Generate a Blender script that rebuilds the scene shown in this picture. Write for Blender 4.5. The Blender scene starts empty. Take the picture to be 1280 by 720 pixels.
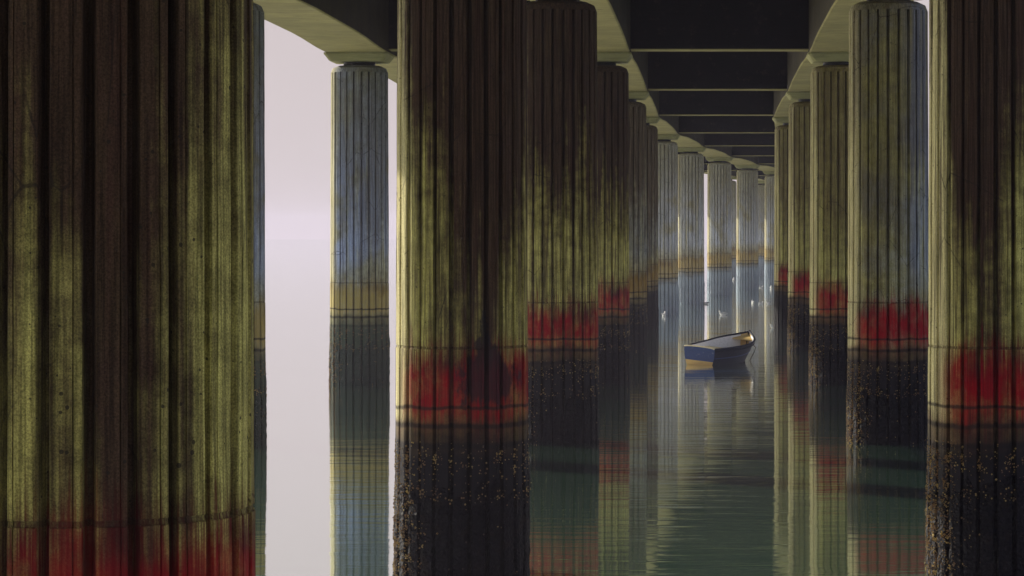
import bpy, bmesh, math, random
from mathutils import Vector, noise as mnoise

random.seed(7)
SC = bpy.context.scene
COL = SC.collection
R = math.radians

# ------------------------------------------------------------------ scale
D = 1.6                       # diameter of a bridge column
EYE = 2.62 * D                # eye above the water
FPX = 3500.0                  # focal length in photo pixels (1280 wide)
Z_TOP, Z_NECK, Z_CAP, Z_HAUNCH, Z_SOFFIT, Z_DECK = 8.77, 8.87, 9.11, 9.112, 9.20, 10.9
Z_JOINT = 2.80

# ------------------------------------------------------------------ helpers
def link(o, parent=None):
    COL.objects.link(o)
    if parent is not None:
        o.parent = parent
    return o

def build(name, bm, mat, parent=None, smooth=False, loc=None):
    me = bpy.data.meshes.new(name)
    bm.normal_update()
    bm.to_mesh(me); bm.free()
    me.materials.append(mat)
    if smooth:
        for p in me.polygons: p.use_smooth = True
    o = link(bpy.data.objects.new(name, me), parent)
    if loc: o.location = loc
    return o

def empty(name, loc, rz=0.0):
    o = link(bpy.data.objects.new(name, None))
    o.location = loc; o.rotation_euler = (0, 0, rz)
    o.empty_display_size = 0.3
    return o

def tag(o, label=None, cat=None, group=None, kind=None):
    for k, v in (('label', label), ('category', cat), ('group', group), ('kind', kind)):
        if v: o[k] = v
    return o

def box(bm, x0, x1, y0, y1, z0, z1):
    v = [bm.verts.new(p) for p in ((x0,y0,z0),(x1,y0,z0),(x1,y1,z0),(x0,y1,z0),(x0,y0,z1),(x1,y0,z1),(x1,y1,z1),(x0,y1,z1))]
    for f in ((3,2,1,0),(4,5,6,7),(0,1,5,4),(1,2,6,5),(2,3,7,6),(3,0,4,7)):
        bm.faces.new([v[i] for i in f])

def tube(bm, pts, r, n=8, cap=True):
    rings = []
    for i, p in enumerate(pts):
        a = Vector(pts[max(i-1, 0)]); b = Vector(pts[min(i+1, len(pts)-1)])
        t = (b-a).normalized()
        u = t.cross(Vector((0, 0, 1)))
        if u.length < 1e-3: u = Vector((1, 0, 0))
        u.normalize(); w = t.cross(u)
        rr = r[i] if isinstance(r, (list, tuple)) else r
        rings.append([bm.verts.new(Vector(p)+rr*(math.cos(k*2*math.pi/n)*u+math.sin(k*2*math.pi/n)*w)) for k in range(n)])
    for a, b in zip(rings, rings[1:]):
        for k in range(n):
            bm.faces.new((a[k], b[k], b[(k+1) % n], a[(k+1) % n]))
    if cap:
        bm.faces.new(rings[0]); bm.faces.new(rings[-1][::-1])

# ------------------------------------------------------------------ node helper
class NT:
    def __init__(s, name):
        s.m = bpy.data.materials.new(name); s.m.use_nodes = True
        s.t = s.m.node_tree; s.t.nodes.clear()
        s.out = s.t.nodes.new('ShaderNodeOutputMaterial')
    def n(s, typ, **kw):
        nd = s.t.nodes.new(typ)
        for k, v in kw.items(): setattr(nd, k, v)
        return nd
    def put(s, sock, v):
        if isinstance(v, bpy.types.NodeSocket): s.t.links.new(v, sock)
        else:
            if hasattr(sock.default_value, '__len__') and not hasattr(v, '__len__'): v = (v, v, v)
            if hasattr(sock.default_value, '__len__') and len(sock.default_value) == 4 and len(v) == 3: v = (*v, 1)
            sock.default_value = v
    def math(s, op, a, b=0.0, c=None, clamp=False):
        nd = s.n('ShaderNodeMath', operation=op, use_clamp=clamp)
        s.put(nd.inputs[0], a); s.put(nd.inputs[1], b)
        if c is not None: s.put(nd.inputs[2], c)
        return nd.outputs[0]
    def mix(s, f, a, b, blend='MIX'):
        nd = s.n('ShaderNodeMix', data_type='RGBA', blend_type=blend)
        s.put(nd.inputs[0], f); s.put(nd.inputs[6], a); s.put(nd.inputs[7], b)
        return nd.outputs[2]
    def step(s, x, a, b, lo=0.0, hi=1.0):
        nd = s.n('ShaderNodeMapRange', interpolation_type='SMOOTHSTEP')
        s.put(nd.inputs[0], x); s.put(nd.inputs[1], a); s.put(nd.inputs[2], b); s.put(nd.inputs[3], lo); s.put(nd.inputs[4], hi)
        return nd.outputs[0]
    def vec(s, op, a, b):
        nd = s.n('ShaderNodeVectorMath', operation=op)
        s.put(nd.inputs[0], a); s.put(nd.inputs[1], b)
        return nd.outputs[0]
    def noise(s, v, scale, detail=4.0, rough=0.55, dist=0.0):
        nd = s.n('ShaderNodeTexNoise')
        s.put(nd.inputs['Vector'], v); nd.inputs['Scale'].default_value = scale
        nd.inputs['Detail'].default_value = detail; nd.inputs['Roughness'].default_value = rough
        nd.inputs['Distortion'].default_value = dist
        return nd.outputs[0]
    def voro(s, v, scale, feature='F1'):
        nd = s.n('ShaderNodeTexVoronoi', feature=feature)
        s.put(nd.inputs['Vector'], v); nd.inputs['Scale'].default_value = scale
        return nd
    def bump(s, h, strength, dist, normal=None):
        nd = s.n('ShaderNodeBump')
        s.put(nd.inputs['Height'], h); nd.inputs['Strength'].default_value = strength; nd.inputs['Distance'].default_value = dist
        if normal is not None: s.put(nd.inputs['Normal'], normal)
        return nd.outputs[0]
    def principled(s, col, rough, normal=None, spec=0.3, metal=0.0):
        nd = s.n('ShaderNodeBsdfPrincipled')
        s.put(nd.inputs['Base Color'], col); s.put(nd.inputs['Roughness'], rough)
        s.put(nd.inputs['Specular IOR Level'], spec); s.put(nd.inputs['Metallic'], metal)
        if normal is not None: s.put(nd.inputs['Normal'], normal)
        s.t.links.new(nd.outputs[0], s.out.inputs[0])
        return nd

def object_coords(N):
    tc = N.n('ShaderNodeTexCoord'); oi = N.n('ShaderNodeObjectInfo')
    sc = N.n('ShaderNodeVectorMath', operation='SCALE'); N.put(sc.inputs[0], (37.0, 19.0, 0.0)); N.put(sc.inputs['Scale'], oi.outputs['Random'])
    return tc.outputs['Object'], N.vec('ADD', tc.outputs['Object'], sc.outputs[0])

# ------------------------------------------------------------------ concrete of the columns
def column_mat(name, olive, olive2, stain, band, band2, blue_side=0.0, blue=(0.3, 0.36, 0.45), sunny=1.0, wet=(0.013, 0.011, 0.015), dirt=1.0):
    N = NT(name)
    raw, P = object_coords(N)
    sep = N.n('ShaderNodeSeparateXYZ'); N.put(sep.inputs[0], raw)
    X, Z = sep.outputs[0], sep.outputs[2]
    big = N.noise(P, 0.9, 3)
    mid = N.noise(P, 5.0, 6, 0.65)
    fine = N.noise(P, 38.0, 5, 0.7)
    strk = N.noise(N.vec('MULTIPLY', P, (5.5, 5.5, 0.22)), 1.0, 5, 0.6)
    strk2 = N.noise(N.vec('MULTIPLY', P, (16.0, 16.0, 0.5)), 1.0, 3, 0.6)
    col = N.mix(N.step(big, 0.35, 0.65), olive, olive2)
    col = N.mix(N.step(mid, 0.35, 0.72, 0, 0.75), col, tuple(c*0.5 for c in olive))
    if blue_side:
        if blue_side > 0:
            bs = N.step(X, 0.1, 0.55)  # right side: blue sky light painted into the colour
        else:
            bs = N.math('MULTIPLY', N.step(big, 0.28, 0.5), N.step(N.math('ADD', Z, N.math('MULTIPLY', N.math('SUBTRACT', big, 0.5), 4.0)), 8.3, 5.2, 0.12, 1.0))  # bluish low on the shaft; in M_FAR it paints distant mist
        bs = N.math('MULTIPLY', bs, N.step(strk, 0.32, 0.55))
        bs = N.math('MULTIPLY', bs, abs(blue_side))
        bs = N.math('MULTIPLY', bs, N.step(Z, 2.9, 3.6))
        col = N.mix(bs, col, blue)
    col = N.mix(N.math('MULTIPLY', N.step(X, -0.46, -0.70), 0.85), col, (0.56, 0.50, 0.27))  # paler left side: sunlight painted into the concrete colour
    # long dark run-off stains, with the deck's shade painted in towards the top
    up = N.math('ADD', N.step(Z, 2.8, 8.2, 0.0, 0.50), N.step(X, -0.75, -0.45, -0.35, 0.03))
    def attr(nm):
        a = N.n('ShaderNodeAttribute'); a.attribute_type = 'OBJECT'; a.attribute_name = nm
        return a.outputs['Fac']
    q = N.math('DIVIDE', N.math('SUBTRACT', X, attr('dark_strip_x')), 0.36)
    damp = N.math('MULTIPLY', N.math('EXPONENT', N.math('MULTIPLY', N.math('MULTIPLY', q, q), -1.0)), attr('damp'))  # darker vertical strip set per column, stronger higher up
    damp = N.math('MULTIPLY', damp, N.step(Z, 2.2, 6.0, 0.45, 1.0))
    up = N.math('ADD', up, N.math('MULTIPLY', damp, 0.5))
    blot = N.math('MULTIPLY', N.math('SUBTRACT', N.noise(N.vec('MULTIPLY', P, (1.5, 1.5, 0.10)), 1.0, 4, 0.6), 0.5), 0.5)
    st = N.step(N.math('ADD', N.math('ADD', strk, blot), N.math('ADD', up, N.math('MULTIPLY', N.math('SUBTRACT', mid, 0.5), 0.25))), 0.46, 0.84)
    col = N.mix(N.math('MULTIPLY', st, 0.95*dirt), col, stain)
    st2 = N.step(strk2, 0.50, 0.72, 0, 0.75*dirt)
    col = N.mix(st2, col, (0.05, 0.024, 0.018))
    strk3 = N.noise(N.vec('MULTIPLY', P, (48.0, 48.0, 1.1)), 1.0, 3, 0.6)
    col = N.mix(0.75*dirt, col, N.step(strk3, 0.34, 0.64, 0.35, 1.25), 'MULTIPLY')
    grain = N.noise(P, 95.0, 3, 0.75)
    col = N.mix(0.8, col, N.step(grain, 0.32, 0.68, 0.45, 1.35), 'MULTIPLY')
    # pores in the cast face
    v = N.voro(P, 13.0)
    rad = N.math('MULTIPLY', N.noise(P, 3.0, 2), 0.42)
    pore = N.math('LESS_THAN', v.outputs['Distance'], N.math('SUBTRACT', rad, 0.12))
    col = N.mix(N.math('MULTIPLY', pore, 0.8), col, (0.02, 0.017, 0.014))
    # hairline cracks
    vd = N.voro(N.vec('ADD', N.vec('MULTIPLY', P, (1.6, 1.6, 0.55)), N.vec('MULTIPLY', N.n('ShaderNodeTexCoord').outputs['Object'], (0.0, 0.0, 0.25))), 1.0, 'DISTANCE_TO_EDGE')
    crk = N.math('MULTIPLY', N.step(N.math('ADD', vd.outputs['Distance'], N.math('MULTIPLY', N.math('ABSOLUTE', N.math('SUBTRACT', mid, 0.5)), 0.03)), 0.010, 0.004), N.step(big, 0.48, 0.58))
    col = N.mix(N.math('MULTIPLY', crk, 0.7), col, (0.02, 0.015, 0.012))
    # tide marks: red algae below the joint, wavy ledges, slime
    wob = N.math('MULTIPLY', N.math('SUBTRACT', N.noise(P, 2.2, 4), 0.5), 0.5)
    zz = N.math('ADD', Z, wob)
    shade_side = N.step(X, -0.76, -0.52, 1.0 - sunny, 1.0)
    zr = N.math('ADD', zz, N.math('MULTIPLY', N.math('SUBTRACT', N.math('ADD', strk2, strk3), 1.0), 0.75))
    redm = N.math('MULTIPLY', N.step(zr, 3.06, 2.52), N.step(zr, 1.45, 2.25))
    redm = N.math('MULTIPLY', redm, N.step(N.noise(N.vec('MULTIPLY', P, (4.0, 4.0, 3.0)), 1.0, 6, 0.65), 0.28, 0.60, 0.68, 1.0))
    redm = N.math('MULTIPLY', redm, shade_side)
    bandc = N.mix(N.step(N.math('ADD', N.noise(N.vec('MULTIPLY', P, (1.7, 1.7, 1.2)), 1.0, 4, 0.6), N.step(zz, 2.1, 2.8, -0.20, 0.10)), 0.40, 0.72), band, tuple(c*f for c, f in zip(band, (0.16, 0.7, 0.9) if band[1] < 0.05 else (0.55, 0.48, 0.40))))
    bandc = N.mix(N.step(strk3, 0.4, 0.65, 0.5*dirt, 0.0), bandc, tuple(c*0.3 for c in band))
    col = N.mix(redm, col, bandc)
    dx = N.math('ADD', N.math('SUBTRACT', X, attr('splash_x')), N.math('MULTIPLY', N.math('SUBTRACT', N.noise(P, 2.6, 4, 0.6), 0.5), 0.55))
    def ell(wx, zc, wz):
        return N.math('ADD', N.math('POWER', N.math('DIVIDE', N.math('ABSOLUTE', dx), wx), 2.0), N.math('POWER', N.math('DIVIDE', N.math('ABSOLUTE', N.math('SUBTRACT', Z, zc)), wz), 2.0))
    dd = N.math('MINIMUM', N.math('MINIMUM', ell(0.36, 2.42, 0.34), ell(0.16, 2.72, 0.34)), ell(0.06, 2.95, 0.3))
    dd = N.math('ADD', dd, N.math('MULTIPLY', N.math('SUBTRACT', N.noise(N.vec('MULTIPLY', P, (7.0, 7.0, 3.0)), 1.0, 5, 0.65), 0.5), 3.2))
    spl = N.math('MULTIPLY', N.math('MULTIPLY', N.step(dd, 1.25, 0.55), attr('splash')), N.step(sep.outputs[1], 0.0, -0.1))
    col = N.mix(N.math('MULTIPLY', spl, 0.92), col, (0.016, 0.013, 0.02))
    low = N.step(zz, 2.05, 1.85)
    col = N.mix(N.math('MULTIPLY', low, 0.75), col, N.mix(N.step(mid, 0.4, 0.6), band2, tuple(c*0.45 for c in band2)))
    for zc, wdt in ((2.08, 0.035), (1.86, 0.05), (1.62, 0.06), (1.44, 0.04)):
        b = N.math('ABSOLUTE', N.math('SUBTRACT', N.math('ADD', Z, N.math('MULTIPLY', wob, 0.22)), zc))
        col = N.mix(N.step(b, wdt, wdt*0.2, 0, 0.8), col, (0.02, 0.014, 0.014))
    col = N.mix(N.step(zz, 2.0, 1.42), col, wet)
    jl = N.math('ABSOLUTE', N.math('SUBTRACT', Z, Z_JOINT))
    col = N.mix(N.step(jl, 0.022, 0.010, 0, 0.4), col, (0.03, 0.02, 0.015))
    h = N.math('ADD', N.math('MULTIPLY', mid, 0.5), N.math('MULTIPLY', fine, 0.35))
    h = N.math('SUBTRACT', h, N.math('MULTIPLY', pore, 0.6))
    nrm = N.bump(h, 0.55, 0.025)
    rough = N.step(Z, 0.8, 3.0, 0.8, 0.88)
    N.principled(col, rough, nrm, 0.12)
    return N.m

OLIVE, OLIVE2 = (0.58, 0.54, 0.17), (0.42, 0.38, 0.115)
STAIN = (0.040, 0.017, 0.017)
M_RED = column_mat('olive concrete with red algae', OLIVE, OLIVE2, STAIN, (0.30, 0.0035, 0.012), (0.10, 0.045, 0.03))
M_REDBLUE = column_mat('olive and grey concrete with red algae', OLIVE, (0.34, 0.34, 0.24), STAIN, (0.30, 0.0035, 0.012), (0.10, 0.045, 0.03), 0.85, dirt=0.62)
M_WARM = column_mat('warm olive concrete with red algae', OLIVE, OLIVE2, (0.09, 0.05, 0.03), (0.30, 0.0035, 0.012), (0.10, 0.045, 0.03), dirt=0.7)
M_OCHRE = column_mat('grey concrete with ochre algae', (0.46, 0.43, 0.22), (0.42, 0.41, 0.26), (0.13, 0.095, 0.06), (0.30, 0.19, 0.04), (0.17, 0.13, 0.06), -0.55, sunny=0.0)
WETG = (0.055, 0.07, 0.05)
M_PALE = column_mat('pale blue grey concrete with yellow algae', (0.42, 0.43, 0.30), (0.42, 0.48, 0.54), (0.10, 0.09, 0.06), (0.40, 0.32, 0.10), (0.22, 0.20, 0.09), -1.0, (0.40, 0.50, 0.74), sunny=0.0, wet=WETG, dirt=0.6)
M_FAR = column_mat('mist paled concrete with ochre algae', (0.68, 0.64, 0.44), (0.64, 0.63, 0.50), (0.30, 0.26, 0.18), (0.50, 0.38, 0.16), (0.30, 0.26, 0.15), -1.0, (0.76, 0.82, 0.92), sunny=0.0, wet=(0.34, 0.40, 0.46), dirt=0.5)  # misty glow of the far end painted into the pale colours

def beam_mat(name, c1, c2):
    N = NT(name)
    raw, P = object_coords(N)
    board = N.noise(N.vec('MULTIPLY', P, (0.9, 9.0, 9.0)), 1.0, 3, 0.6)
    col = N.mix(N.step(N.noise(P, 0.7, 5, 0.65), 0.3, 0.7), c1, c2)
    col = N.mix(N.step(board, 0.45, 0.7, 0, 0.5), col, tuple(c*0.5 for c in c1))
    col = N.mix(N.step(N.noise(P, 3.5, 6, 0.7), 0.55, 0.8, 0, 0.8), col, (0.05, 0.04, 0.03))
    N.principled(col, 0.85, N.bump(N.math('ADD', board, N.noise(P, 20, 5)), 0.35, 0.02), 0.06)
    return N.m
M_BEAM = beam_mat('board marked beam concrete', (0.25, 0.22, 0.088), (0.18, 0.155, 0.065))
M_SIDE = beam_mat('shade brown beam side', (0.05, 0.040, 0.022), (0.03, 0.024, 0.015))  # shade on the girder sides painted in as dark brown
M_DECK = beam_mat('shade darkened deck concrete', (0.010, 0.008, 0.010), (0.006, 0.005, 0.007))  # gloom under the deck painted in as near-black
M_CAP = beam_mat('capital concrete', (0.30, 0.285, 0.13), (0.22, 0.205, 0.095))

def plain(name, c, rough=0.6, var=0.35, scale=9.0, spec=0.35, bump=0.2, bd=0.01):
    N = NT(name); raw, P = object_coords(N)
    nz = N.noise(P, scale, 5, 0.6)
    col = N.mix(N.step(nz, 0.3, 0.75), c, tuple(x*(1-var) for x in c))
    N.principled(col, rough, N.bump(nz, bump, bd), spec)
    return N.m
M_BEARING = plain('black bearing rubber', (0.02, 0.018, 0.018), 0.7)

def crust_mat(name, k, add):
    N = NT(name); raw, P = object_coords(N)
    v = N.voro(P, 26.0)
    col = N.mix(v.outputs['Distance'], tuple(a+b for a, b in zip((0.009, 0.007, 0.012), add)), tuple(a*0.7+b for a, b in zip((0.005, 0.004, 0.007), add)))
    br = N.math('MULTIPLY', N.step(N.noise(P, 5, 4), 0.56, 0.70), 0.15)
    col = N.mix(br, col, (0.05, 0.03, 0.015))
    nrm = N.bump(v.outputs['Distance'], 0.9, 0.03)
    N.principled(col, 0.75, nrm, 0.12)
    return N.m
M_CRUST = crust_mat('black mussel crust', 1.0, (0, 0, 0))
M_CRUSTGREEN = crust_mat('grey green weed crust', 2.0, (0.035, 0.048, 0.034))
M_CRUSTPALE = crust_mat('mist paled crust', 3.0, (0.30, 0.36, 0.42))  # pale tone paints distant mist over the column foot
def barn_mat():
    N = NT('barnacle shell'); raw, P = object_coords(N)
    c = N.mix(N.step(N.voro(P, 9.0).outputs['Distance'], 0.1, 0.7), (0.46, 0.34, 0.12), (0.20, 0.11, 0.045))
    c = N.mix(N.step(N.noise(P, 14, 3), 0.5, 0.6), c, (0.05, 0.03, 0.02))
    N.principled(c, 0.5, N.bump(N.noise(P, 60, 3), 0.5, 0.01), 0.4)
    return N.m
M_BARN = barn_mat()

# ------------------------------------------------------------------ column meshes
NF = 24
PH = R(-4)
def flute_profile():
    """(angle, radial offset) round the shaft: 24 flat ribs between deep narrow grooves"""
    st = 2*math.pi/NF
    prof = []
    gd = 0.115
    rnd = random.Random(11)
    for k in range(NF):
        a0 = -math.pi/2 + PH + (k+0.5+rnd.uniform(-.035, .035))*st
        w = 0.385 + rnd.uniform(-.035, .02); sd = rnd.choice((-1, 1))*rnd.uniform(.10, .24)
        for fr, dr in ((-w, -0.010), (-w+.025, -0.001), (sd-.018, 0.001), (sd-.012, -0.007), (sd+.012, -0.007), (sd+.018, 0.002), (w-.025, -0.001), (w, -0.010), (w+.03, -gd*0.92), (0.5, -gd), (1-w-.03, -gd*0.92)):
            prof.append((a0+fr*st, dr))
    return prof
PROF = flute_profile()
def rad_at(z):
    return 0.5*D*(1.018 - 0.036*max(0.0, z)/Z_TOP)

def ring_skin(bm, rings, cap_top=False, cap_bot=False):
    n = len(rings[0])
    for a, b in zip(rings, rings[1:]):
        for k in range(n):
            bm.faces.new((a[k], a[(k+1) % n], b[(k+1) % n], b[k]))
    if cap_top: bm.faces.new(rings[-1])
    if cap_bot: bm.faces.new(rings[0][::-1])

def shaft_mesh(seed):
    bm = bmesh.new()
    zs = [-3.0, -1.0]
    z = -0.2
    while z < 8.5:
        zs.append(z); z += 0.16
    zs += [Z_JOINT-0.018, Z_JOINT-0.012, Z_JOINT+0.012, Z_JOINT+0.018, 8.58]
    zs = sorted(set(round(q, 4) for q in zs))
    rings = []
    for z in zs:
        r0 = rad_at(z)
        if z < Z_JOINT: r0 += 0.004
        jn = -0.008 if abs(z-Z_JOINT) < 0.014 else 0.0
        ring = []
        for a, dr in PROF:
            x, y = math.cos(a), math.sin(a)
            nz = 0.006*mnoise.noise(Vector((x*3.1+seed*9, y*3.1, z*0.8))) + 0.003*mnoise.noise(Vector((x*11, y*11+seed*5, z*2.7)))
            chip = mnoise.noise(Vector((x*7+seed, y*7, z*1.9)))
            if dr < -0.005 and dr > -0.02 and chip > 0.25: nz -= 0.05*(chip-0.25)
            r = r0 + dr + nz + jn
            ring.append(bm.verts.new((r*x, r*y, z)))
        rings.append(ring)
    # smooth unfluted chamfer at the head
    r1 = rad_at(8.58)
    for z, r in ((8.585, r1-0.004), (8.70, r1-0.05), (Z_TOP, r1-0.20)):
        rings.append([bm.verts.new((r*math.cos(a), r*math.sin(a), z)) for a, dr in PROF])
    ring_skin(bm, rings, True, True)
    me = bpy.data.meshes.new('shaft'); bm.normal_update(); bm.to_mesh(me); bm.free()
    return me

def crust_r(a_i, z, seed):
    a, dr = PROF[a_i % len(PROF)]
    x, y = math.cos(a), math.sin(a)
    top = 1.26 + 0.42*mnoise.noise(Vector((x*2.2+seed*3, y*2.2, 0.3))) + 0.26*mnoise.noise(Vector((x*8, y*8+seed, 1.3)))
    t = 0.016 + 0.014*mnoise.noise(Vector((x*6+seed, y*6, z*5))) + 0.015*mnoise.noise(Vector((x*17, y*17+seed, z*14)))
    fade = min(1.0, max(0.0, (top-z)/0.25))
    return rad_at(z) + dr*0.85 + (t+0.012)*fade - 0.012 - (0.03 if z > top else 0.0)

def crust_mesh(seed):
    bm = bmesh.new(); rings = []
    for i in range(58):
        z = -0.9 + 2.6*i/57
        rings.append([bm.verts.new((crust_r(k, z, seed)*math.cos(a), crust_r(k, z, seed)*math.sin(a), z)) for k, (a, dr) in enumerate(PROF)])
    ring_skin(bm, rings)
    me = bpy.data.meshes.new('mussel_crust'); bm.normal_update(); bm.to_mesh(me); bm.free()
    return me

def barnacle_mesh(seed, count):
    rnd = random.Random(seed); bm = bmesh.new()
    n = 0
    while n < count:
        z = rnd.uniform(-0.1, 1.68)
        k = rnd.randrange(len(PROF)); a, dr = PROF[k]
        if dr < -0.03: continue
        x, y = math.cos(a), math.sin(a)
        sunny = max(0.0, -x)
        dens = 0.35*math.exp(-((z-1.45)/0.16)**2) + 0.18*math.exp(-((z-1.05)/0.1)**2) + 0.006 + 1.1*sunny**4*(1 if z < 1.5 else .3)
        dens *= 0.4 + 1.2*max(0.0, mnoise.noise(Vector((x*8+seed, y*8, z*7)))+0.2)
        if rnd.random() > dens: continue
        n += 1
        r = max(crust_r(k, z, seed), rad_at(z)+dr) - 0.004
        u = Vector((x, y, rnd.uniform(-.3, .4))).normalized()
        s = Vector((-y, x, 0)); w = u.cross(s)
        a2 = rnd.uniform(-.5, .5)
        c = Vector((r*math.cos(a), r*math.sin(a), z)) + s*rnd.uniform(-.045, .045)
        rb = rnd.uniform(0.005, 0.014); hh = rb*rnd.uniform(0.9, 1.7)
        lo = [bm.verts.new(c+rb*(math.cos(a2+q*math.pi/3)*s+math.sin(a2+q*math.pi/3)*w)) for q in range(6)]
        hi = [bm.verts.new(c+hh*u+0.5*rb*(math.cos(a2+q*math.pi/3)*s+math.sin(a2+q*math.pi/3)*w)) for q in range(6)]
        mid = bm.verts.new(c+hh*0.5*u)
        for q in range(6):
            bm.faces.new((lo[q], lo[(q+1) % 6], hi[(q+1) % 6], hi[q]))
            bm.faces.new((hi[q], hi[(q+1) % 6], mid))
    me = bpy.data.meshes.new('barnacles'); bm.normal_update(); bm.to_mesh(me); bm.free()
    return me

def capital_mesh():
    bm = bmesh.new()
    def sq(h, z, c=0.08):
        pts = [(h, -h+c), (h, h-c), (h-c, h), (-h+c, h), (-h, h-c), (-h, -h+c), (-h+c, -h), (h-c, -h)]
        return [bm.verts.new((x, y, z)) for x, y in pts]
    rings = [sq(0.72, Z_NECK), sq(0.75, Z_NECK+0.02), sq(0.86, Z_CAP-0.07), sq(0.88, Z_CAP-0.05), sq(0.88, Z_CAP)]
    ring_skin(bm, rings, True, True)
    me = bpy.data.meshes.new('capital'); bm.normal_update(); bm.to_mesh(me); bm.free()
    return me
def bearing_mesh():
    bm = bmesh.new()
    rings = [[bm.verts.new((0.44*math.cos(k*math.pi/12), 0.44*math.sin(k*math.pi/12), z)) for k in range(24)] for z in (Z_TOP+0.001, Z_NECK-0.001)]
    ring_skin(bm, rings, True, True)
    me = bpy.data.meshes.new('bearing'); bm.normal_update(); bm.to_mesh(me); bm.free()
    return me

SH = [shaft_mesh(s) for s in (1, 2, 3)]
CR = [crust_mesh(s) for s in (1, 2, 3)]
BA = [barnacle_mesh(s, 5200) for s in (1, 2, 3)]
CAP, BEA = capital_mesh(), bearing_mesh()
def mat_copy(me, mat):
    key = me.name + mat.name
    if key not in MATC:
        c = me.copy(); c.materials.clear(); c.materials.append(mat); c.name = me.name.split('.')[0]; MATC[key] = c
    return MATC[key]
MATC = {}

def column(x, y, rz, mat, v, label, group, near=True, splash=None, damp=None):
    root = empty('bridge_column', (x, y, 0), rz)
    tag(root, label, 'column', group, 'thing')
    def part(nm, me, m):
        return link(bpy.data.objects.new(nm, mat_copy(me, m)), root)
    sh = part('shaft', SH[v], mat)
    sh['splash'] = 0.88 if splash is not None else 0.0; sh['splash_x'] = float(splash or 0.0)
    sh['damp'] = damp[1] if damp else 0.08; sh['dark_strip_x'] = damp[0] if damp else 0.15
    part('mussel_crust', CR[v], {'M_PALE': M_CRUSTGREEN, 'M_FAR': M_CRUSTPALE}.get(next((n for n in ('M_PALE', 'M_FAR') if globals()[n] is mat), ''), M_CRUST))
    if near:
        b = part('barnacles', BA[v], M_BARN); b['kind'] = 'stuff'
    part('bearing', BEA, M_BEARING)
    part('capital', CAP, M_CAP)
    return root

# ------------------------------------------------------------------ lay-out: bents along the bridge, which bends right far off
SPAN = 0.00384*FPX*D
def ydepth(w): return FPX*D/w
bents = {}                     # k -> (centre-row point, tangent angle)
MA, MB_, MC_ = -1.905*D, -6.06*D, 2.22*D
for k in range(-5, 6):
    bents[k] = (MA, ydepth(163.0) + SPAN*(k-1), 0.0)
bents[0] = (-1.945*D, ydepth(397.0), 0.0)
angs = {6: 0.050, 7: 0.105, 8: 0.145, 9: 0.175, 10: 0.205, 11: 0.24, 12: 0.275, 13: 0.31, 14: 0.345, 15: 0.38}
px, py = bents[5][:2]
for k in range(6, 16):
    a = angs[k]*0.565
    px += SPAN*math.sin(a); py += SPAN*math.cos(a)
    bents[k] = (px, py, a)
OFF = {'A': 0.0, 'B': MB_-MA, 'C': MC_-MA}
def rowpt(row, k):
    x, y, a = bents[k]; o = OFF[row] - (0.045*D if (row, k) == ('C', 1) else 0.0)
    return x+o*math.cos(a), y-o*math.sin(a), -a

G_A, G_B, G_C = 'columns of the middle row', 'columns of the outer left row', 'columns of the right row'
lab = {
 ('A', 0): 'huge dark fluted concrete column filling the left edge of the photo',
 ('A', 1): 'big fluted column with red algae band and black splash, right of the bright gap',
 ('A', 2): 'fluted column directly right of the big splash-marked column, with red and ochre tide bands',
 ('A', 3): 'fluted olive column third along the middle row, with brown tide bands',
 ('A', 4): 'narrow olive strip of a column just behind the third column of the middle row',
 ('A', 5): 'hazy column strip where the middle row begins to bend right',
 ('A', 6): 'hazy blue grey column with ochre band, two left of the thin white gap',
 ('A', 7): 'far hazy column whose right edge meets the thin white gap above the boat',
 ('A', 8): 'far bluish column standing right of the thin white gap above the boat',
 ('A', 9): 'far bluish column with yellow lit left edge, second right of the thin white gap',
 ('A', 10): 'farthest bright column beside the white opening at the right end of the far row',
 ('B', 2): 'thin strip of a column peeking out beside the huge left column',
 ('B', 3): 'blue grey fluted column with yellow tide band standing in the bright gap',
 ('C', 1): 'fluted column at the right edge of the photo with bright red algae over black mussels',
 ('C', 2): 'fluted column with blue grey right side and red band, second from the right edge',
 ('C', 3): 'fluted column with yellow lit left ribs and red band, third from the right edge',
 ('C', 4): 'slim olive column with faint red band, fourth from the right edge',
 ('C', 5): 'slimmest visible column of the right row, just right of the bright far opening',
}
for row, ks in (('A', range(0, 13)), ('B', range(1, 13)), ('C', range(1, 10))):
    for k in ks:
        x, y, rz = rowpt(row, k)
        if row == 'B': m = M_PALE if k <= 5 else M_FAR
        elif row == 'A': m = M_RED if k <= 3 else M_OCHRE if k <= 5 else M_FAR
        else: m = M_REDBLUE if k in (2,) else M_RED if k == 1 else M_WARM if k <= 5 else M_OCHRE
        l = lab.get((row, k))
        grp = {'A': G_A, 'B': G_B, 'C': G_C}[row]
        if l is None:
            l = 'fluted concrete column hidden behind nearer columns of the bridge'; grp = 'columns hidden behind nearer ones'
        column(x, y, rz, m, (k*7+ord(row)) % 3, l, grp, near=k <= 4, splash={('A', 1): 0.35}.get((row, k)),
               damp={('A', 0): (0.16, 0.78), ('A', 1): (0.36, 0.62), ('C', 1): (-0.3, 0.6), ('C', 2): (-0.3, 0.25), ('B', 3): (0.5, 0.4)}.get((row, k)))

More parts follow.
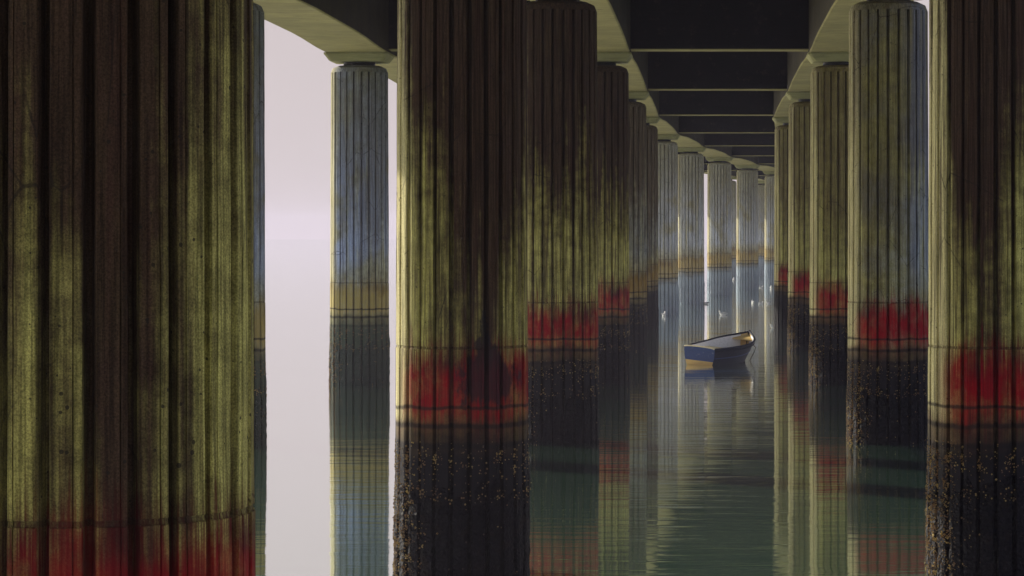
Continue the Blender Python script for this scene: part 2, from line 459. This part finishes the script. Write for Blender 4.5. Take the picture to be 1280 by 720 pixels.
# ------------------------------------------------------------------ superstructure: one bridge deck with girders, cross beams and slab
deck = empty('bridge_deck', (0, 0, 0))
tag(deck, 'dark concrete bridge deck with girders and cross beams resting on the fluted columns', 'bridge')
KS = list(range(-5, 13))
def path(row_off, kk):
    """point on a row at fractional bent number"""
    k0 = max(KS[0], min(KS[-1]-1, math.floor(kk))); f = kk-k0
    a, b = bents[k0], bents[k0+1]
    x = a[0]*(1-f)+b[0]*f; y = a[1]*(1-f)+b[1]*f; an = a[2]*(1-f)+b[2]*f
    return x+row_off*math.cos(an), y-row_off*math.sin(an), an
def girder(row):
    bm = bmesh.new(); rings = []; hw = 0.53*D
    kk = KS[0]
    steps = []
    while kk < KS[-1]-1e-6:
        for f in (0.0, 0.07, 0.12, 0.18, 0.25, 0.33, 0.5, 0.67, 0.75, 0.82, 0.88, 0.93): steps.append(kk+f)
        kk += 1
    steps.append(KS[-1])
    for s in steps:
        f = s-math.floor(s); t = min(f, 1-f)
        e = min(1.0, max(0.0, (t-0.07)/0.26)); e = e*e*(3-2*e)
        z = Z_HAUNCH + (Z_SOFFIT-Z_HAUNCH)*e
        x, y, an = path(OFF[row], s)
        ring = []
        for dx, zz in ((-hw, z+0.03), (-hw+0.03, z), (hw-0.03, z), (hw, z+0.03), (hw, Z_DECK), (-hw, Z_DECK)):
            ring.append(bm.verts.new((x+dx*math.cos(an), y-dx*math.sin(an), zz)))
        rings.append(ring)
    n = 6
    for a, b in zip(rings, rings[1:]):
        for k in range(n):
            bm.faces.new((a[k], b[k], b[(k+1) % n], a[(k+1) % n]))
    bm.faces.new(rings[0]); bm.faces.new(rings[-1][::-1])
    bmesh.ops.recalc_face_normals(bm, faces=bm.faces)
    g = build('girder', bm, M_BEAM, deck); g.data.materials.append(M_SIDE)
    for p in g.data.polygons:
        if abs(p.normal.z) < 0.5: p.material_index = 1  # sides get the copy with shade in its colour
for r in 'BAC': girder(r)
def cross_beam(k, r0, r1):
    x, y, an = bents[k]
    bm = bmesh.new(); hw = 0.53*D + 0.003
    x0, x1 = OFF[r0]+hw, OFF[r1]-hw
    b = 0.03; ht = 0.36
    rings = []
    for xx in (x0, x1):
        ring = [bm.verts.new((xx, yy, zz)) for yy, zz in ((-ht, Z_DECK-.002), (-ht, Z_SOFFIT+b), (-ht+b, Z_SOFFIT), (ht-b, Z_SOFFIT), (ht, Z_SOFFIT+b), (ht, Z_DECK-.002))]
        rings.append(ring)
    for i in range(6):
        bm.faces.new((rings[0][i], rings[0][(i+1) % 6], rings[1][(i+1) % 6], rings[1][i]))
    bm.faces.new(rings[0][::-1]); bm.faces.new(rings[1])
    bmesh.ops.recalc_face_normals(bm, faces=bm.faces)
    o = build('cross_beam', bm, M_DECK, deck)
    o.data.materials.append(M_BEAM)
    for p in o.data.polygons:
        if p.normal.z < -0.5: p.material_index = 1  # paler soffit stands in for light from below
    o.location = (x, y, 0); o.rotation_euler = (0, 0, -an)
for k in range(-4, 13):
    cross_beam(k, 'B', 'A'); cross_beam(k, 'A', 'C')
bm = bmesh.new(); rings = []
for s in KS:
    ring = []
    for off, z in ((OFF['B']-0.9*D, Z_DECK+0.003), (OFF['C']+0.9*D, Z_DECK+0.003), (OFF['C']+0.9*D, Z_DECK+0.5), (OFF['B']-0.9*D, Z_DECK+0.5)):
        x, y, an = path(off, s); ring.append(bm.verts.new((x, y, z)))
    rings.append(ring)
for a, b in zip(rings, rings[1:]):
    for k in range(4): bm.faces.new((a[k], b[k], b[(k+1) % 4], a[(k+1) % 4]))
bm.faces.new(rings[0]); bm.faces.new(rings[-1][::-1])
bmesh.ops.recalc_face_normals(bm, faces=bm.faces)
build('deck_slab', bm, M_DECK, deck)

# ------------------------------------------------------------------ water
def water_mat():
    N = NT('still green harbour water')
    tc = N.n('ShaderNodeTexCoord'); P = tc.outputs['Object']
    w1 = N.noise(N.vec('MULTIPLY', P, (0.34, 1.5, 1.0)), 1.0, 3, 0.5, 0.9)
    w2 = N.noise(N.vec('MULTIPLY', P, (1.1, 4.6, 1.0)), 1.0, 4, 0.6, 0.8)
    w3 = N.noise(N.vec('MULTIPLY', P, (5.0, 17.0, 1.0)), 1.0, 2, 0.5)
    patch = N.step(N.noise(N.vec('MULTIPLY', P, (0.05, 0.28, 1.0)), 1.0, 3, 0.6), 0.42, 0.66, 0.12, 1.0)
    h = N.math('ADD', N.math('MULTIPLY', w1, 0.012), N.math('MULTIPLY', N.math('MULTIPLY', w2, patch), 0.0040))
    h = N.math('ADD', h, N.math('MULTIPLY', N.math('MULTIPLY', w3, patch), 0.0008))
    nrm = N.bump(h, 1.0, 0.55)
    dif = N.n('ShaderNodeBsdfDiffuse'); N.put(dif.inputs[0], (0.085, 0.19, 0.12))
    gl = N.n('ShaderNodeBsdfGlossy'); N.put(gl.inputs[0], (0.97, 0.985, 0.97)); N.put(gl.inputs['Roughness'], 0.035); N.put(gl.inputs['Normal'], nrm)
    fr = N.n('ShaderNodeFresnel'); N.put(fr.inputs['IOR'], 3.0)
    f = N.step(fr.outputs[0], 0.30, 0.72, 0.76, 0.985)
    mx = N.n('ShaderNodeMixShader'); N.put(mx.inputs[0], f)
    N.t.links.new(dif.outputs[0], mx.inputs[1]); N.t.links.new(gl.outputs[0], mx.inputs[2])
    N.t.links.new(mx.outputs[0], N.out.inputs[0])
    return N.m
bm = bmesh.new()
v = [bm.verts.new(p) for p in ((-890, -190, 0), (890, -190, 0), (890, 1590, 0), (-890, 1590, 0))]
bm.faces.new(v)
tag(build('water', bm, water_mat()), kind='structure')

# ------------------------------------------------------------------ rowing boat
def painted(name, c, worn, amount=0.5, scale=11.0, spec=0.3):
    N = NT(name); raw, P = object_coords(N)
    nz = N.noise(P, scale, 6, 0.7)
    g = N.noise(N.vec('MULTIPLY', P, (14.0, 3.0, 26.0)), 1.0, 4, 0.6)
    col = N.mix(N.step(nz, 0.60, 0.68, 0, amount), c, worn)
    col = N.mix(N.step(g, 0.45, 0.75, 0, 0.35), col, tuple(q*0.45 for q in c))
    N.principled(col, 0.5, N.bump(g, 0.3, 0.006), spec)
    return N.m
M_NAVY = painted('worn navy paint', (0.022, 0.05, 0.17), (0.35, 0.36, 0.36), 0.4)
M_HULLDARK = painted('dark weathered hull paint', (0.005, 0.008, 0.022), (0.06, 0.06, 0.07), 0.3, spec=0.08)
M_YEL = painted('ochre bottom paint', (0.62, 0.42, 0.15), (0.25, 0.15, 0.05), 0.5)
M_CREAM = painted('cream gunwale paint', (0.66, 0.58, 0.38), (0.2, 0.15, 0.1), 0.5)
M_INNER = painted('pale grey inside paint', (0.74, 0.73, 0.72), (0.3, 0.27, 0.22), 0.4)
M_BOWIN = painted('bare yellow bow planking', (0.66, 0.46, 0.17), (0.3, 0.2, 0.1), 0.5)
M_ROPE = plain('weathered rope', (0.10, 0.09, 0.07), 0.9)

BL = 3.3
def boat_station(t):
    """t 0 stern .. 1 bow: half beam at gunwale, gunwale z, half beam at chine, chine z, keel z"""
    hb = (0.54 + 0.17*math.sin(min(1, t/0.55)*math.pi/2)) if t < 0.5 else 0.71*math.cos(((t-0.5)/0.5)**1.75*math.pi/2)
    hb = max(hb, 0.025)
    zg = 0.53 + 0.14*t + 0.26*t**4
    hc = hb*(0.80 - 0.30*t**2)
    zc = -0.04 + 0.24*t**3
    zk = -0.16 + 0.18*t**4
    return hb, zg, hc, zc, zk
def boat_x(t, z):
    return BL*t*(0.93+0.07*min(1, max(0, z)/0.9)) if t > 0 else -0.06*(z/0.5)
NS = 22
def section(t, inset=0.0, n=9):
    hb, zg, hc, zc, zk = boat_station(t)
    pts = []
    for s in (1, -1):
        side = []
        for i in range(n):
            q = i/(n-1)
            bul = math.sin(q*math.pi)*0.035*(1-t)
            side.append((s*max(0.0, (hc+(hb-hc)*q+bul)-inset), zc+(zg-zc)*q))
        pts.append(side)
    keel = (0.0, zk+inset)
    left = [(x, z) for x, z in reversed(pts[0])]
    return left + [keel] + pts[1]
boat = empty('rowing_boat', (0, 0, 0))
tag(boat, 'small navy blue wooden rowing boat with ochre transom bottom moored on the green water', 'boat')
def hull_skin(inset, mat, name, parent, t0=0.0, t1=1.0, flip=False, zmin=None):
    bm = bmesh.new(); rings = []
    for i in range(NS+1):
        t = t0+(t1-t0)*i/NS
        rings.append([bm.verts.new((boat_x(t, z), x, z if zmin is None else max(z, zmin))) for x, z in section(t, inset)])
    for a, b in zip(rings, rings[1:]):
        for k in range(len(a)-1):
            f = (a[k], b[k], b[k+1], a[k+1])
            bm.faces.new(f[::-1] if flip else f)
    bmesh.ops.remove_doubles(bm, verts=bm.verts, dist=0.0005)
    return build(name, bm, mat, parent, smooth=True)
hull = hull_skin(0.0, M_HULLDARK, 'hull', boat)
hull_skin(0.03, M_INNER, 'inner_lining', boat, 0.015, 0.94, True, 0.03)
hull_skin(0.03, M_BOWIN, 'bow_lining', boat, 0.9405, 0.985, True, 0.03)
# transom: navy board above an ochre bottom board
sec0 = section(0.0)
def clip(z0, z1):
    hb, zg, hc, zc, zk = boat_station(0.0)
    def half(z):
        if z <= zc: return hc*max(0.0, (z-zk))/(zc-zk)
        q = (z-zc)/(zg-zc); return hc+(hb-hc)*q+math.sin(q*math.pi)*0.035
    zsn = [z0+(z1-z0)*i/8 for i in range(9)]
    return [(half(z), z) for z in zsn]
def transom(z0, z1, mat, name, th, crown=0.0):
    bm = bmesh.new(); L = clip(z0, z1)
    out = [(x, z) for x, z in L] + [(-x, z) for x, z in reversed(L)]
    if crown:
        top = [( L[-1][0]*math.cos(math.pi*i/10), L[-1][1]+crown*math.sin(math.pi*i/10)) for i in range(1, 10)]
        out = [(x, z) for x, z in L] + top + [(-x, z) for x, z in reversed(L)]
    A = [bm.verts.new((boat_x(0, z)-th, x, z)) for x, z in out]; B = [bm.verts.new((boat_x(0, z)+0.028, x, z)) for x, z in out]
    bm.faces.new(A); bm.faces.new(B[::-1])
    for i in range(len(out)): bm.faces.new((A[i], B[i], B[(i+1) % len(out)], A[(i+1) % len(out)]))
    bmesh.ops.recalc_face_normals(bm, faces=bm.faces)
    return build(name, bm, mat, boat)
transom(0.137, 0.535, M_NAVY, 'transom', 0.012, 0.04)
transom(-0.14, 0.135, M_YEL, 'transom_bottom', 0.016)
# gunwales and rub rails
for s in (1, -1):
    pts = []; pts2 = []
    for i in range(26):
        t = i/25; hb, zg = boat_station(t)[:2]
        pts.append((boat_x(t, zg), s*hb, zg+0.012))
        pts2.append((boat_x(t, zg-0.09), s*(hb+0.006), zg-0.09))
    bm = bmesh.new(); tube(bm, pts, 0.034, 8); build('gunwale', bm, M_HULLDARK, boat, True)
    bm = bmesh.new(); tube(bm, pts2, 0.014, 6); build('rub_rail', bm, M_HULLDARK, boat, True)
    pts3 = []
    for i in range(26):
        t = i/25; hb, zg, hc, zc, zk = boat_station(t); q = 0.5
        pts3.append((boat_x(t, zc+(zg-zc)*q), s*(hc+(hb-hc)*q+0.035*(1-t)+0.004), zc+(zg-zc)*q))
    bm = bmesh.new(); tube(bm, pts3, 0.012, 6); build('strake', bm, M_NAVY, boat, True)
hb0, zg0 = boat_station(0)[:2]
bm = bmesh.new(); tube(bm, [(-0.075, hb0*math.cos(math.pi*i/12), zg0+0.018+0.04*math.sin(math.pi*i/12)) for i in range(13)], 0.022, 8)
build('transom_cap', bm, M_CREAM, boat, True)
for t, zf in ((0.12, 0.44), (0.46, 0.46)):
    hb = boat_station(t)[0]
    bm = bmesh.new(); box(bm, BL*t-0.02, BL*t+0.24, -hb+0.055, hb-0.055, zf-0.02, zf+0.015)
    build('thwart', bm, M_CREAM, boat)
bm = bmesh.new(); t = 0.86; hb, zg = boat_station(t)[:2]
vv = [bm.verts.new(p) for p in ((BL*t, hb-.03, zg-.1), (BL*t, -hb+.03, zg-.1), (BL*0.975, 0, boat_station(.97)[1]-.06))]
f = bm.faces.new(vv); ex = bmesh.ops.extrude_face_region(bm, geom=[f])
for q in [e for e in ex['geom'] if isinstance(e, bmesh.types.BMVert)]: q.co.z += 0.03
bmesh.ops.recalc_face_normals(bm, faces=bm.faces)
build('foredeck', bm, M_BOWIN, boat)
bm = bmesh.new(); zgb = boat_station(1)[1]
tube(bm, [(boat_x(1, z)+0.012, 0, z) for z in (-0.02, 0.2, 0.4, 0.6, 0.8, zgb, zgb+0.07)], 0.032, 8)
build('stem_post', bm, M_HULLDARK, boat, True)
# place: stern at photo (874, 456), bow towards (936, 447)
sx, sy = (874-888)/63.4*D, ydepth(63.4)
bxx, byy = (930-888)/61.5*D, ydepth(61.5)
ang = math.atan2(byy-sy, bxx-sx)
boat.location = (sx, sy, 0); boat.rotation_euler = (R(5.0), 0, ang)
ca, sa = math.cos(ang), math.sin(ang)
def bw(x, z, y=0.0): return (sx+x*ca-y*sa, sy+x*sa+y*ca, z)
bowx = boat_x(1, zgb)
bm = bmesh.new()
P0, P1, P2 = Vector(bw(bowx+0.04, zgb-0.02)), Vector(bw(bowx+0.14, 0.42, -0.24)), Vector(bw(bowx+0.04, -0.05, -0.06))
tube(bm, [P0, P0.lerp(P1, .3)-Vector((0, 0, .03)), P0.lerp(P1, .65)-Vector((0, 0, .04)), P1, P1.lerp(P2, .3)+Vector((0.02, 0, 0)), P1.lerp(P2, .7), P2], 0.018, 6)
tag(build('mooring_rope', bm, M_ROPE, None, True), 'thin dark mooring rope hanging from the bow of the rowing boat into the water', 'rope')

# ------------------------------------------------------------------ gulls on the water
M_GULL = plain('white gull plumage', (0.80, 0.80, 0.79), 0.7, 0.08)
M_WING = plain('grey gull wing', (0.42, 0.44, 0.47), 0.7, 0.2)
M_BEAK = plain('yellow gull beak', (0.65, 0.42, 0.06), 0.5, 0.1)
def gull(x, y, rz, label, s=1.0, up=1.0):
    root = empty('gull', (x, y, 0), rz); tag(root, label, 'gull', 'gulls floating on the water')
    if 'gull' not in MATC:
        bm = bmesh.new()
        spine = [(-0.25, 0.085, .006), (-0.20, 0.085, .03), (-0.12, 0.075, .062), (-0.02, 0.055, .085), (0.08, 0.06, .082), (0.145, 0.10, .058), (0.165, 0.155, .040), (0.178, 0.195, .042), (0.20, 0.215, .042), (0.228, 0.212, .026), (0.24, 0.208, .008)]
        tube(bm, [(a, 0, b) for a, b, c in spine], [c for a, b, c in spine], 14)
        for vtx in bm.verts: vtx.co.y *= 1.05
        me = bpy.data.meshes.new('body'); bm.normal_update(); bm.to_mesh(me); bm.free(); me.materials.append(M_GULL)
        for p in me.polygons: p.use_smooth = True
        MATC['gull'] = me
        for s_ in (1, -1):
            bm = bmesh.new()
            pts = [(0.09, .075, .10), (0.0, .092, .115), (-0.10, .080, .125), (-0.19, .045, .112), (-0.27, .012, .105)]
            tube(bm, [(a, s_*b, c) for a, b, c in pts], [.012, .042, .040, .025, .004], 8)
            for vtx in bm.verts: vtx.co.y = s_*(abs(vtx.co.y)*0.6+0.03)
            bmesh.ops.recalc_face_normals(bm, faces=bm.faces)
            me = bpy.data.meshes.new('wing'); bm.normal_update(); bm.to_mesh(me); bm.free(); me.materials.append(M_WING)
            for p in me.polygons: p.use_smooth = True
            MATC['wing%d' % s_] = me
        bm = bmesh.new(); tube(bm, [(0.235, 0, .208), (0.265, 0, .204), (0.285, 0, .195)], [.010, .008, .002], 6)
        me = bpy.data.meshes.new('beak'); bm.normal_update(); bm.to_mesh(me); bm.free(); me.materials.append(M_BEAK)
        MATC['beak'] = me
    for nm, key in (('body', 'gull'), ('wing', 'wing1'), ('wing', 'wing-1'), ('beak', 'beak')):
        link(bpy.data.objects.new(nm, MATC[key]), root)
    root.scale = (s*.75, s*.75, s*.75)
for px_, py_, rz, s, l in (
    (830, 395, 75, 1.25, 'white gull floating by itself left of the boat in the shaded water'),
    (904, 394, 170, 1.25, 'white gull floating directly above the boat, nearest of the birds behind it'),
    (852, 380, 60, 1.0, 'small white gull, left one of the close pair up left of the boat'),
    (861, 379, 20, 1.0, 'small white gull, right one of the close pair up left of the boat'),
    (883, 380, 180, 1.0, 'dark looking gull against the bright reflection of the first white gap'),
    (923, 361, 95, 1.35, 'gull farther off beside the bright streak under the far columns'),
    (917, 350, 80, 1.2, 'gull farthest off at the foot of the second bright gap'),
    (941, 379, 100, 1.0, 'gull at the left end of the line of birds under the bright opening'),
    (951, 380, 10, 0.9, 'gull in the middle of the line of birds under the bright opening'),
    (961, 380, 190, 0.9, 'gull at the right end of the line of birds under the bright opening'),
    (951, 360, 0, 1.0, 'gull sitting low on the bright far water, left of another'),
    (964, 361, 90, 1.3, 'gull on the bright far water close to the slim right column'),
    (967, 410, 200, 1.0, 'gull floating right of the boat beside the foot of the right row'),
):
    w = (py_-290)/2.62
    gull((px_-888)/w*D, ydepth(w), R(rz), l, s)

# ------------------------------------------------------------------ haze
def haze():
    N = NT('harbour mist')
    v = N.n('ShaderNodeVolumePrincipled')
    v.inputs['Color'].default_value = (0.54, 0.50, 0.64, 1); v.inputs['Density'].default_value = HAZE; v.inputs['Anisotropy'].default_value = 0.2
    N.t.links.new(v.outputs[0], N.out.inputs['Volume'])
    bm = bmesh.new(); box(bm, -900, 900, -200, 1600, -4.2, 13.0)
    o = build('haze', bm, N.m); o['kind'] = 'stuff'
HAZE = 0.00042
haze()

# ------------------------------------------------------------------ sky and sun
SUN_AZ_BACK, SUN_EL = 40.0, 26.0      # sun to the left, 40 degrees towards the far end
sd = Vector((-math.cos(R(SUN_AZ_BACK))*math.cos(R(SUN_EL)), math.sin(R(SUN_AZ_BACK))*math.cos(R(SUN_EL)), math.sin(R(SUN_EL))))
W = bpy.data.worlds.new('World'); SC.world = W; W.use_nodes = True
nt = W.node_tree; nt.nodes.clear()
wo = nt.nodes.new('ShaderNodeOutputWorld'); bg = nt.nodes.new('ShaderNodeBackground')
sky = nt.nodes.new('ShaderNodeTexSky'); sky.sky_type = 'NISHITA'; sky.sun_disc = False
sky.sun_elevation = R(SUN_EL); sky.sun_rotation = math.atan2(sd.x, sd.y)
sky.dust_density = 1.0; sky.air_density = 1.0
tcw = nt.nodes.new('ShaderNodeTexCoord'); sx_ = nt.nodes.new('ShaderNodeSeparateXYZ')
nt.links.new(tcw.outputs['Generated'], sx_.inputs[0])
mr = nt.nodes.new('ShaderNodeMapRange'); mr.interpolation_type = 'SMOOTHSTEP'
nt.links.new(sx_.outputs['Z'], mr.inputs[0])
for i, q in ((1, 0.22), (2, 0.60), (3, 1.0), (4, 0.0)): mr.inputs[i].default_value = q
mxw = nt.nodes.new('ShaderNodeMix'); mxw.data_type = 'RGBA'
BG = 0.10
nt.links.new(mr.outputs[0], mxw.inputs[0]); nt.links.new(sky.outputs[0], mxw.inputs[6])
MIST = (0.660/1.62, 0.585/1.62, 0.595/1.62)
mxw.inputs[7].default_value = (MIST[0]/BG, MIST[1]/BG, MIST[2]/BG, 1)
nt.links.new(mxw.outputs[2], bg.inputs[0]); bg.inputs[1].default_value = BG
nt.links.new(bg.outputs[0], wo.inputs[0])
sl = bpy.data.lights.new('sun', 'SUN'); sl.energy = 5.0; sl.angle = R(0.8); sl.color = (1.0, 0.93, 0.78)
so = link(bpy.data.objects.new('sun', sl)); so.rotation_euler = sd.to_track_quat('Z', 'Y').to_euler(); so.location = (-30, 30, 40)

# ------------------------------------------------------------------ camera
cam = bpy.data.cameras.new('camera'); co = link(bpy.data.objects.new('camera', cam))
co.location = (0, 0, EYE); co.rotation_euler = (R(90), 0, 0)
cam.sensor_width = 36.0; cam.lens = FPX/1280*36.0
cam.shift_x = -(888-640)/1280; cam.shift_y = -(360-290)/1280
cam.clip_start = 0.1; cam.clip_end = 3000
SC.camera = co
SC.view_settings.view_transform = 'Standard'; SC.view_settings.look = 'None'
SC.view_settings.exposure = 0.7; SC.view_settings.gamma = 1.0
SC.cycles.use_denoising = True
SC.cycles.max_bounces = 8; SC.cycles.diffuse_bounces = 4; SC.cycles.glossy_bounces = 4; SC.cycles.volume_bounces = 1
SC.cycles.sample_clamp_indirect = 6.0
SC.cycles.blur_glossy = 1.0
